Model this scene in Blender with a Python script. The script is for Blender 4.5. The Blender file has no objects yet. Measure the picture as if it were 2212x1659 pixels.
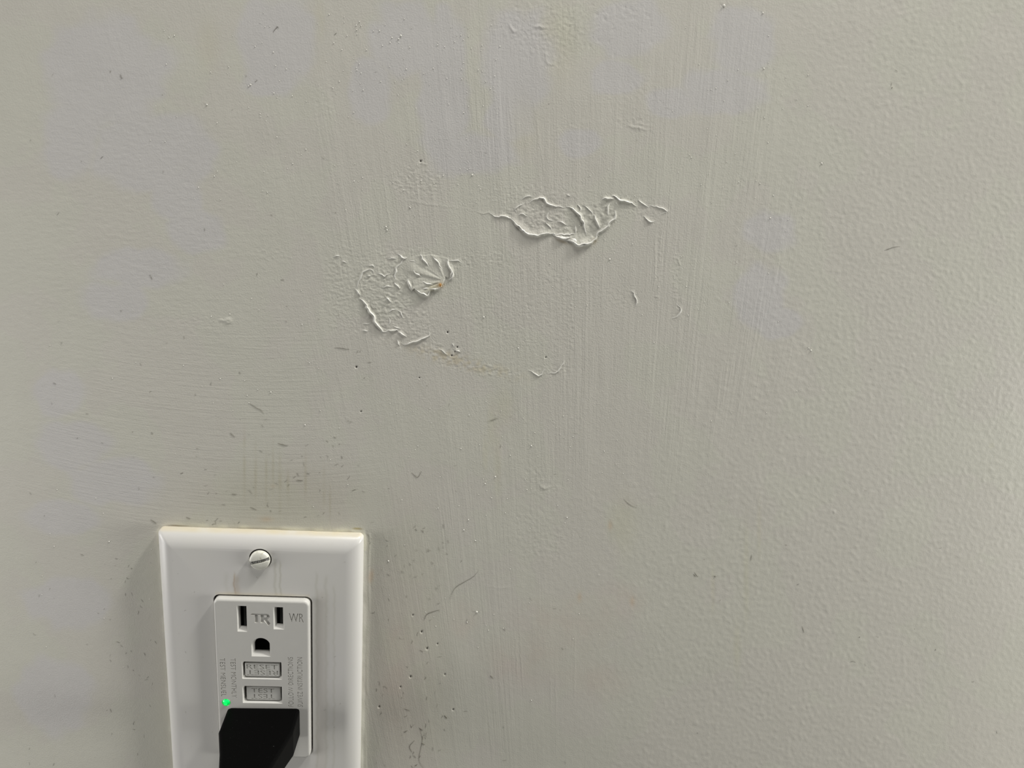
import bpy, bmesh, math, random
import numpy as np
from mathutils import Vector, Matrix
from math import radians, sin, cos, pi

scene = bpy.context.scene
COL = scene.collection
rng = np.random.default_rng(11)
random.seed(5)

# ------------------------------------------------------------------ camera
F_PX, CX, CY = 1700.0, 1106.0, 829.5
YAW, PITCH, ROLL, DIST = radians(4), radians(15.5), 0.065, 0.270
fw = np.array([sin(YAW) * cos(PITCH), cos(YAW) * cos(PITCH), -sin(PITCH)])
r0 = np.array([cos(YAW), -sin(YAW), 0.0])
u0 = np.cross(r0, fw)
rt = r0 * cos(ROLL) + u0 * sin(ROLL)
up = -r0 * sin(ROLL) + u0 * cos(ROLL)
CAM = np.array([0, 0, 0.5]) - fw * DIST
cd = bpy.data.cameras.new('camera')
cam = bpy.data.objects.new('camera', cd)
COL.objects.link(cam)
cd.sensor_width = 36.0
cd.lens = 36.0 * F_PX / 2212.0
cd.clip_start = 0.01
cam.matrix_world = Matrix(((rt[0], up[0], -fw[0], CAM[0]), (rt[1], up[1], -fw[1], CAM[1]),
                           (rt[2], up[2], -fw[2], CAM[2]), (0, 0, 0, 1)))
scene.camera = cam

# ------------------------------------------------------------------ world, lamps, exposure
scene.view_settings.view_transform = 'Standard'
scene.view_settings.look = 'None'
scene.view_settings.gamma = 1.0
scene.view_settings.use_curve_mapping = False
scene.view_settings.exposure = -0.05
world = bpy.data.worlds.new('room')
scene.world = world
world.use_nodes = True
bg = world.node_tree.nodes['Background']
bg.inputs['Color'].default_value = (1.0, 0.995, 0.96, 1)
bg.inputs['Strength'].default_value = 0.055


def lamp(name, loc, target, size, power, color):
    ld = bpy.data.lights.new(name, 'AREA')
    ld.shape = 'DISK'
    ld.size = size
    ld.energy = power
    ld.color = color
    o = bpy.data.objects.new(name, ld)
    COL.objects.link(o)
    o.location = loc
    d = Vector(target) - Vector(loc)
    o.rotation_euler = d.to_track_quat('-Z', 'Y').to_euler()
    return o


# the ceiling lamp: high, to the right and close to the plane of the wall
lamp('ceiling_lamp', (0.75, -0.205, 1.72), (0, 0, 0.47), 0.15, 17.5, (1, 0.985, 0.94))
# added soft fills right, left and above, shaping brightness across the wall
lamp('added_fill', (0.65, -0.155, 0.38), (0, 0, 0.42), 0.22, 3.0, (1, 0.99, 0.94))
lamp('added_fill', (-0.60, -0.165, 0.36), (0, 0, 0.42), 0.34, 2.25, (1, 0.985, 0.96))
lamp('added_fill', (0.03, -0.19, 1.12), (0, 0, 0.45), 0.24, 2.55, (1, 0.985, 0.95))


# ------------------------------------------------------------------ helpers
def proj(x, z, y=0.0):
    """wall point (metres, arrays) to photo pixels"""
    dx, dy, dz = x - CAM[0], y - CAM[1], z - CAM[2]
    w = dx * fw[0] + dy * fw[1] + dz * fw[2]
    return (CX + F_PX * (dx * rt[0] + dy * rt[1] + dz * rt[2]) / w,
            CY - F_PX * (dx * up[0] + dy * up[1] + dz * up[2]) / w)


def on_wall(px, py, h=0.0):
    """photo pixel to the point at height h (metres) off the wall"""
    d = fw + (px - CX) / F_PX * rt - (py - CY) / F_PX * up
    return CAM + d * ((-h - CAM[1]) / d[1])


def srgb(r, g, b):
    f = lambda c: (c / 255) / 12.92 if c / 255 <= 0.04045 else ((c / 255 + 0.055) / 1.055) ** 2.4
    return (f(r), f(g), f(b), 1)


class NT:
    """small helper around a material's node tree"""

    def __init__(self, name, base, rough=0.4, spec=0.5, metallic=0.0):
        self.m = bpy.data.materials.new(name)
        self.m.use_nodes = True
        self.t = self.m.node_tree
        self.b = self.t.nodes['Principled BSDF']
        self.b.inputs['Base Color'].default_value = base
        self.b.inputs['Roughness'].default_value = rough
        self.b.inputs['Specular IOR Level'].default_value = spec
        self.b.inputs['Metallic'].default_value = metallic

    def n(self, kind, **kw):
        nd = self.t.nodes.new(kind)
        for k, v in kw.items():
            setattr(nd, k, v)
        return nd

    def l(self, a, b):
        self.t.links.new(a, b)

    def math(self, op, a, b=None, c=None, clamp=False):
        nd = self.n('ShaderNodeMath', operation=op)
        nd.use_clamp = clamp
        for i, v in enumerate((a, b, c)):
            if v is None:
                continue
            if isinstance(v, (int, float)):
                nd.inputs[i].default_value = v
            else:
                self.l(v, nd.inputs[i])
        return nd.outputs[0]

    def noise(self, vec, scale, detail=2.0, rough=0.5):
        nd = self.n('ShaderNodeTexNoise')
        nd.inputs['Scale'].default_value = scale
        nd.inputs['Detail'].default_value = detail
        nd.inputs['Roughness'].default_value = rough
        self.l(vec, nd.inputs['Vector'])
        return nd.outputs['Fac']

    def scaled(self, vec, s):
        nd = self.n('ShaderNodeVectorMath', operation='MULTIPLY')
        nd.inputs[1].default_value = s
        self.l(vec, nd.inputs[0])
        return nd.outputs[0]

    def bump(self, height, dist, prev=None, strength=1.0):
        nd = self.n('ShaderNodeBump')
        nd.inputs['Distance'].default_value = dist
        nd.inputs['Strength'].default_value = strength
        self.l(height, nd.inputs['Height'])
        if prev is not None:
            self.l(prev, nd.inputs['Normal'])
        return nd.outputs[0]

    def mixc(self, fac, a, b):
        nd = self.n('ShaderNodeMix', data_type='RGBA')
        for i, v in ((0, fac), (6, a), (7, b)):
            if isinstance(v, (int, float)):
                nd.inputs[i].default_value = v
            elif isinstance(v, tuple):
                nd.inputs[i].default_value = v
            else:
                self.l(v, nd.inputs[i])
        return nd.outputs[2]


def mesh_obj(name, me, mat, parent=None, smooth=False):
    o = bpy.data.objects.new(name, me)
    COL.objects.link(o)
    if mat:
        me.materials.append(mat)
    if parent:
        o.parent = parent
    if smooth:
        me.polygons.foreach_set('use_smooth', [True] * len(me.polygons))
    return o


def from_py(name, verts, faces, mat, parent=None, smooth=False):
    me = bpy.data.meshes.new(name)
    me.from_pydata([tuple(v) for v in verts], [], faces)
    me.validate()
    me.update()
    return mesh_obj(name, me, mat, parent, smooth)


# ------------------------------------------------------------------ materials
# wall paint: colour comes from the painted-on stains stored on the mesh, fine relief from noise
wp = NT('wall_paint', (0.6, 0.6, 0.55, 1), 0.42, 0.42)
att = wp.n('ShaderNodeAttribute', attribute_name='tint')
geo = wp.n('ShaderNodeTexCoord')
P3 = geo.outputs['Object']
mot = wp.noise(P3, 140.0, 3.0, 0.6)
motm = wp.n('ShaderNodeMapRange')
motm.inputs['From Min'].default_value = 0.3
motm.inputs['From Max'].default_value = 0.7
motm.inputs['To Min'].default_value = 0.985
motm.inputs['To Max'].default_value = 1.015
wp.l(mot, motm.inputs['Value'])
vm = wp.n('ShaderNodeVectorMath', operation='SCALE')
wp.l(att.outputs['Color'], vm.inputs[0])
wp.l(motm.outputs[0], vm.inputs['Scale'])
wp.l(vm.outputs[0], wp.b.inputs['Base Color'])
ba = wp.n('ShaderNodeAttribute', attribute_name='brush_down')
bb = wp.n('ShaderNodeAttribute', attribute_name='brush_across')
mk = wp.n('ShaderNodeAttribute', attribute_name='brush_mask')
sep = wp.n('ShaderNodeSeparateXYZ')
wp.l(mk.outputs['Vector'], sep.inputs[0])
n_fine = wp.noise(P3, 2000.0, 2.0, 0.5)
n_grain = wp.noise(P3, 3800.0, 2.0, 0.5)
br1 = wp.math('ADD', wp.noise(wp.scaled(ba.outputs['Vector'], (1.0, 0.055, 1.0)), 1.2, 3.0, 0.6), wp.math('MULTIPLY', wp.noise(wp.scaled(ba.outputs['Vector'], (1.0, 0.02, 1.0)), 0.45, 2.0, 0.5), 1.3))
patch = wp.n('ShaderNodeMapRange')
patch.inputs['From Min'].default_value = 0.35
patch.inputs['From Max'].default_value = 0.62
patch.inputs['To Min'].default_value = 0.25
wp.l(wp.noise(wp.scaled(ba.outputs['Vector'], (1.0, 0.25, 1.0)), 0.07, 2.0), patch.inputs['Value'])
br2 = wp.noise(wp.scaled(bb.outputs['Vector'], (0.035, 1.0, 1.0)), 1.25, 3.0, 0.62)
h1 = wp.math('MULTIPLY', wp.math('MULTIPLY', br1, patch.outputs[0]), sep.outputs['X'])
h2 = wp.math('MULTIPLY', br2, sep.outputs['Y'])
nrm = wp.bump(h1, 0.000105)
nrm = wp.bump(h2, 0.000085, nrm)
h3 = wp.math('MULTIPLY', n_fine, wp.math('ADD', sep.outputs['Z'], 0.25))
nrm = wp.bump(h3, 0.000080, nrm)
nrm = wp.bump(n_grain, 0.000007, nrm)
wp.l(nrm, wp.b.inputs['Normal'])
WALL = wp.m


def plain(name, base, rough, spec=0.5, metallic=0.0, bump=None, var=0.0):
    m = NT(name, base, rough, spec, metallic)
    tc = m.n('ShaderNodeTexCoord')
    if bump:
        m.l(m.bump(m.noise(tc.outputs['Object'], bump[0], 3.0), bump[1]), m.b.inputs['Normal'])
    if var:
        dark = tuple(c * (1 - var) for c in base[:3]) + (1,)
        m.l(m.mixc(m.noise(tc.outputs['Object'], 0.35, 3.0, 0.6), dark, base), m.b.inputs['Base Color'])
    return m.m


FLAP = plain('loose_paint', (0.80, 0.79, 0.735, 1), 0.38, 0.5, bump=(1800, 0.00002))
GRIT = plain('paint_grit', (0.70, 0.69, 0.63, 1), 0.35)
FOLD = plain('folded_paint', (0.68, 0.67, 0.615, 1), 0.38)
LINT = plain('dust_lint', (0.13, 0.12, 0.095, 1), 0.9, 0.1)
RUST = plain('rusty_crumb', (0.42, 0.22, 0.07, 1), 0.8, 0.2)
RECEPT = plain('receptacle_plastic', (0.60, 0.59, 0.555, 1), 0.36, 0.45, bump=(4.0, 0.0000015), var=0.05)
BUTTON = plain('button_plastic', (0.57, 0.565, 0.53, 1), 0.34, 0.45, bump=(4.0, 0.0000015))
METAL = plain('bare_screw_metal', (0.42, 0.42, 0.40, 1), 0.38, 0.5, 0.35, bump=(1.6, 0.0002), var=0.7)
CONTACT = plain('brass_contact', (0.045, 0.047, 0.045, 1), 0.5, 0.4, 0.0)
SLOT_SHADE = plain('slot_shade', (0.004, 0.004, 0.0035, 1), 0.9, 0.0)  # flat black standing in for the shade inside the slots
PLUG = plain('black_rubber', (0.0012, 0.0012, 0.0012, 1), 0.5, 0.05, bump=(5.0, 0.000008))

scr = NT('screw_paint', (0.74, 0.735, 0.66, 1), 0.34, 0.5)
tc = scr.n('ShaderNodeTexCoord')
chip = scr.n('ShaderNodeMapRange')
chip.inputs['From Min'].default_value = 0.60
chip.inputs['From Max'].default_value = 0.66
scr.l(scr.noise(tc.outputs['Object'], 0.9, 4.0, 0.7), chip.inputs['Value'])
scr.l(scr.mixc(chip.outputs[0], (0.70, 0.695, 0.62, 1), (0.45, 0.43, 0.31, 1)), scr.b.inputs['Base Color'])
SCREW = scr.m

led = NT('green_lens', (0.0, 0.55, 0.12, 1), 0.12, 0.6)
tc = led.n('ShaderNodeTexCoord')
led.b.inputs['Emission Strength'].default_value = 1.5
ln = led.n('ShaderNodeMapRange')
ln.inputs['From Min'].default_value = 0.35
ln.inputs['From Max'].default_value = 0.65
led.l(led.noise(tc.outputs['Object'], 0.9, 1.0), ln.inputs['Value'])
led.l(led.mixc(ln.outputs[0], (0.0, 0.24, 0.015, 1), (0.01, 0.8, 0.13, 1)), led.b.inputs['Emission Color'])
LED = led.m

# cover plate: white plastic with old dried drips running down it (x, width, z from, z to, strength, colour index)
cp = NT('plate_plastic', (0.74, 0.73, 0.71, 1), 0.30, 0.5)
tc = cp.n('ShaderNodeTexCoord')
sx = cp.n('ShaderNodeSeparateXYZ')
cp.l(tc.outputs['Object'], sx.inputs[0])
wob = cp.math('MULTIPLY', cp.math('SUBTRACT', cp.noise(cp.scaled(tc.outputs['Object'], (0.0, 0.0, 1.0)), 0.22, 2.0), 0.5), 2.2)
X = cp.math('ADD', sx.outputs['X'], wob)
Z = sx.outputs['Z']
col = cp.mixc(cp.noise(cp.scaled(tc.outputs['Object'], (1.0, 1.0, 0.6)), 0.06, 3.0), (0.655, 0.645, 0.595, 1), (0.65, 0.635, 0.625, 1))
for (x0, w, z0, z1, s, c) in ((-9.7, 0.30, 34, 44, 0.55, 0), (-8.9, 1.0, 34, 43, 0.35, 0), (4.5, 0.5, 34, 49, 0.35, 1), (6.3, 0.35, 32, 49, 0.45, 1),
                              (5.4, 0.9, 34, 49, 0.18, 2), (19.0, 0.5, -60, 45, 0.32, 1), (22.3, 0.6, -60, 44, 0.30, 1), (25.2, 0.45, -60, 40, 0.28, 1),
                              (20.6, 1.6, -60, 38, 0.16, 0), (-12.5, 0.8, 34, 44, 0.15, 1)):
    g = cp.math('DIVIDE', cp.math('SUBTRACT', X, x0), w)
    g = cp.math('POWER', 2.718, cp.math('MULTIPLY', cp.math('MULTIPLY', g, g), -1.0))
    za = cp.n('ShaderNodeMapRange', interpolation_type='SMOOTHSTEP')
    cp.l(Z, za.inputs['Value'])
    za.inputs['From Min'].default_value = z1
    za.inputs['From Max'].default_value = z1 - 3
    zb = cp.n('ShaderNodeMapRange', interpolation_type='SMOOTHSTEP')
    cp.l(Z, zb.inputs['Value'])
    zb.inputs['From Min'].default_value = z0 - 0.5
    zb.inputs['From Max'].default_value = z0 + 0.5
    k = cp.math('MULTIPLY', cp.math('MULTIPLY', g, za.outputs[0]), cp.math('MULTIPLY', zb.outputs[0], s * (0.7 if x0 > 15 else 0.9)))
    col = cp.mixc(k, col, ((0.44, 0.33, 0.22, 1), (0.40, 0.385, 0.30, 1), (0.70, 0.69, 0.60, 1))[c])
# yellowed grime just above the receptacle and along the top edge of the plate
for (z0, w, s) in ((34.4, 0.7, 0.30), (57.2, 0.6, 0.55)):
    g = cp.math('DIVIDE', cp.math('SUBTRACT', Z, z0), w)
    g = cp.math('POWER', 2.718, cp.math('MULTIPLY', cp.math('MULTIPLY', g, g), -1.0))
    if z0 < 50:
        g = cp.math('MULTIPLY', g, cp.math('LESS_THAN', cp.math('ABSOLUTE', sx.outputs['X']), 16.5))
    col = cp.mixc(cp.math('MULTIPLY', cp.math('MULTIPLY', g, cp.noise(tc.outputs['Object'], 0.16, 3.0)), s * 2), col, (0.62, 0.54, 0.36, 1))
cp.l(col, cp.b.inputs['Base Color'])
cp.l(cp.bump(cp.noise(tc.outputs['Object'], 2.5, 2.0), 0.0000015), cp.b.inputs['Normal'])
PLATE = cp.m

# ------------------------------------------------------------------ the wall: relief and stains, drawn in a map of the wall
OX, OY = -80, -80
MW, MH = 2212 + 160, 1659 + 160
yy, xx = np.mgrid[0:MH, 0:MW].astype(np.float32)
PX = xx + OX
PY = yy + OY
fxx = np.fft.rfftfreq(MW)[None, :].astype(np.float32)
fyy = np.fft.fftfreq(MH)[:, None].astype(np.float32)


def noise_map(sx_, sy_=None, hp=None, seed=0):
    """gaussian-filtered white noise, unit deviation; sizes in map cells"""
    sy_ = sy_ or sx_
    r = np.random.default_rng(seed).standard_normal((MH, MW)).astype(np.float32)
    k = np.exp(-2 * pi ** 2 * ((fxx * sx_) ** 2 + (fyy * sy_) ** 2))
    if hp:
        k = k - np.exp(-2 * pi ** 2 * ((fxx * hp) ** 2 + (fyy * hp) ** 2))
    o = np.fft.irfft2(np.fft.rfft2(r) * k, s=(MH, MW)).astype(np.float32)
    return o / o.std()


def blob(cx, cy, rx, ry, ang=0.0, soft=1.0):
    a = radians(ang)
    dx, dy = PX - cx, PY - cy
    u = (dx * cos(a) + dy * sin(a)) / rx
    v = (-dx * sin(a) + dy * cos(a)) / ry
    return np.exp(-(u * u + v * v) ** soft)


def sm(e0, e1, v):
    t = np.clip((v - e0) / (e1 - e0), 0, 1)
    return t * t * (3 - 2 * t)


Hm = np.zeros((MH, MW), np.float32)             # millimetres
wide = noise_map(40, seed=1)
stip = noise_map(2.8, hp=6.5, seed=2)
stip = np.where(stip > 0, stip * 1.15, stip * 0.75)
fine = noise_map(1.5, hp=3.5, seed=3)
crum = noise_map(2.0, 1.5, hp=6.0, seed=4)
lowf = noise_map(14, seed=5)
right = sm(1350, 1750, PX + 0.25 * (PY - 800)) * (1 - 0.72 * sm(1850, 2250, PX) * sm(1150, 1450, PY))
right = np.maximum(right, 0.75 * sm(1250, 1600, PX) * sm(900, 1100, PY))
amp = 0.0030 + 0.0095 * right + 0.0035 * blob(300, 500, 400, 300) + 0.004 * blob(1300, 1150, 300, 250)
Hm += amp * stip + 0.035 * wide * 0.6 + 0.0012 * lowf * 3
# diagonal faint stipple at the left
diag = noise_map(5.5, 1.8, hp=9, seed=6)
Hm += 0.0055 * diag * blob(250, 600, 420, 600)

# rough patches: x, y, rx, ry, angle, strength
rough = np.zeros_like(Hm)
for p in ((900, 395, 55, 38, 10, 1.0), (700, 225, 30, 50, 5, .65), (592, 552, 60, 16, 0, .75), (735, 620, 40, 100, 0, 1.0), (770, 690, 60, 45, 0, .8),
          (1180, 60, 110, 70, 0, .8), (1195, 120, 40, 40, 0, .6), (1370, 268, 45, 18, 10, .9), (1160, 420, 130, 30, 0, .6), (1380, 450, 70, 30, 15, .7),
          (950, 765, 100, 22, 25, 1.2), (1060, 800, 70, 16, 10, 1.0), (1232, 690, 13, 90, 0, .8), (1040, 560, 120, 25, 0, .7), (1190, 600, 140, 22, 10, .55),
          (1330, 640, 60, 30, 15, .45), (1462, 620, 12, 90, 0, .6), (1424, 560, 8, 90, 0, .6), (1185, 800, 70, 14, 0, .8), (830, 640, 75, 110, -15, 1.2),
          (880, 560, 100, 30, 0, 1.0), (400, 690, 70, 40, 20, .5), (1170, 1040, 35, 50, -30, .7), (1170, 1160, 90, 70, 30, .5), (1330, 30, 90, 40, 0, .35),
          (1230, 300, 60, 50, 0, .35), (1400, 210, 80, 60, 0, .35), (1100, 680, 210, 120, 10, .42), (1000, 900, 330, 120, 0, .22), (890, 700, 70, 50, 0, .8)):
    rough = np.maximum(rough, p[5] * blob(*p[:5], soft=1.6))
Hm += 0.024 * (0.8 * crum + 0.5 * noise_map(1.8, 1.5, hp=4.5, seed=44)) * rough


def spline(pts, step=1.0):
    pts = np.array(pts, float)
    ext = np.vstack([2 * pts[0] - pts[1], pts, 2 * pts[-1] - pts[-2]])
    out = []
    for i in range(1, len(ext) - 2):
        p0, p1, p2, p3 = ext[i - 1:i + 3]
        n = max(2, int(np.linalg.norm(p2 - p1) / step))
        t = np.linspace(0, 1, n, endpoint=False)[:, None]
        out.append(0.5 * ((2 * p1) + (-p0 + p2) * t + (2 * p0 - 5 * p1 + 4 * p2 - p3) * t ** 2 + (-p0 + 3 * p1 - 3 * p2 + p3) * t ** 3))
    out.append(pts[-1:])
    return np.vstack(out)


def ridge(pts, h, w_in, w_out, jit=0.85, taper=0.15, cliff=False):
    """a lip of paint: the side above / right of the line falls off slowly (w_in), the other side quickly (w_out)"""
    c = spline(pts, 2.0)
    n = len(c)
    if jit:
        j = np.random.default_rng(int(c[0, 0] * 7 + c[0, 1])).standard_normal((n, 2))
        k = np.exp(-np.linspace(-2, 2, 7) ** 2)
        k /= k.sum()
        c = c + jit * 2 * np.stack([np.convolve(j[:, i], k, 'full')[3:3 + n] for i in (0, 1)], 1)
    if h < 0.5:
        w_in, w_out = w_in * 0.62, max(w_out * 0.75, 1.3)
    if h > 0.3:
        h = 0.3 + (h - 0.3) * 0.45
    m = int(4 * max(w_in, w_out)) + 3
    x0, x1 = int(c[:, 0].min()) - m - OX, int(c[:, 0].max()) + m - OX
    y0, y1 = int(c[:, 1].min()) - m - OY, int(c[:, 1].max()) + m - OY
    x0, y0, x1, y1 = max(x0, 0), max(y0, 0), min(x1, MW), min(y1, MH)
    gx, gy = PX[y0:y1, x0:x1], PY[y0:y1, x0:x1]
    best = np.full(gx.shape, 1e9, np.float32)
    side = np.zeros_like(best)
    tt = np.zeros_like(best)
    for i in range(n - 1):
        a, b = c[i], c[i + 1]
        d = b - a
        L2 = d @ d + 1e-9
        t = np.clip(((gx - a[0]) * d[0] + (gy - a[1]) * d[1]) / L2, 0, 1)
        ex, ey = gx - a[0] - t * d[0], gy - a[1] - t * d[1]
        q = ex * ex + ey * ey
        mk_ = q < best
        best[mk_] = q[mk_]
        side[mk_] = (d[0] * ey - d[1] * ex)[mk_]
        tt[mk_] = ((i + t) / (n - 1))[mk_]
    s = np.sqrt(best)
    # lit side: the one whose normal looks towards the upper right
    lit = side < 0
    tp = np.clip(np.minimum(tt, 1 - tt) / (0.42 if n < 45 else 0.22), 0, 1) ** 0.9
    prof = np.where(lit, np.exp(-(s / w_in) ** 1.5), np.exp(-(s / w_out) ** 2))
    cur = Hm[y0:y1, x0:x1]
    Hm[y0:y1, x0:x1] = np.maximum(cur * (1 - prof * tp), 0) * 0 + np.where(cur < h * tp * prof, cur * (1 - 0.7 * tp * prof) + h * tp * prof * np.clip(1 - cur / (h * tp * prof + 1e-6) * 0.3, 0, 1), cur)
    return c


def Z5(*p):
    return [(1000 + x / 4.608, 380 + y / 4.608) for x, y in p]


def Z4(*p):
    return [(680 + x / 5.53, 500 + y / 5.53) for x, y in p]


def Z8(*p):
    return [(680 + x / 2.765, 500 + y / 2.765) for x, y in p]


def inside(poly):
    poly = np.array(poly, float)
    x0, y0 = poly.min(0).astype(int) - 2
    x1, y1 = poly.max(0).astype(int) + 3
    x0 -= OX; x1 -= OX; y0 -= OY; y1 -= OY
    gx, gy = PX[y0:y1, x0:x1], PY[y0:y1, x0:x1]
    r = np.zeros(gx.shape, bool)
    for (ax, ay), (bx, by) in zip(poly, np.roll(poly, -1, 0)):
        c = ((ay > gy) != (by > gy)) & (gx < (bx - ax) * (gy - ay) / (by - ay + 1e-9) + ax)
        r ^= c
    m = np.zeros((MH, MW), bool)
    m[y0:y1, x0:x1] = r
    return m


# --- torn blister, upper one
lip_a = Z5((130, 350), (200, 375), (270, 365), (330, 400), (430, 405), (500, 450), (560, 510), (620, 560), (720, 592), (790, 578), (880, 572), (940, 602),
           (1010, 635), (1100, 652), (1145, 690), (1240, 672), (1310, 635), (1345, 565), (1440, 512), (1465, 465), (1510, 420), (1518, 370), (1505, 330))
top_a = Z5((1505, 330), (1460, 265), (1300, 280), (1140, 290), (1020, 320), (920, 295), (825, 265), (750, 225), (650, 260), (530, 330), (430, 340), (330, 350))
ma = inside(lip_a[4:] + top_a)
bl = noise_map(3, seed=8)
soft = lambda m, s: np.fft.irfft2(np.fft.rfft2(m.astype(np.float32)) * np.exp(-2 * pi ** 2 * ((fxx * s) ** 2 + (fyy * s) ** 2)), s=(MH, MW)).astype(np.float32)
Hm += (0.026 * crum + 0.022 * bl) * soft(ma, 3)
# --- torn blister, lower one
left_b = Z4((710, 525), (690, 475), (655, 450), (570, 495), (540, 570), (510, 640), (495, 690), (545, 780), (600, 860), (625, 910), (660, 960), (710, 1030), (720, 1085),
            (770, 1140), (800, 1190), (870, 1200), (960, 1175))
mb = inside(left_b + Z4((1020, 1200), (1100, 1260), (1250, 1300), (1380, 1240), (1360, 1000), (1200, 800), (1050, 700), (960, 560), (970, 450), (1040, 330), (900, 330), (760, 420)))
Hm += (0.008 * crum + 0.05) * soft(mb, 6)

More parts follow.
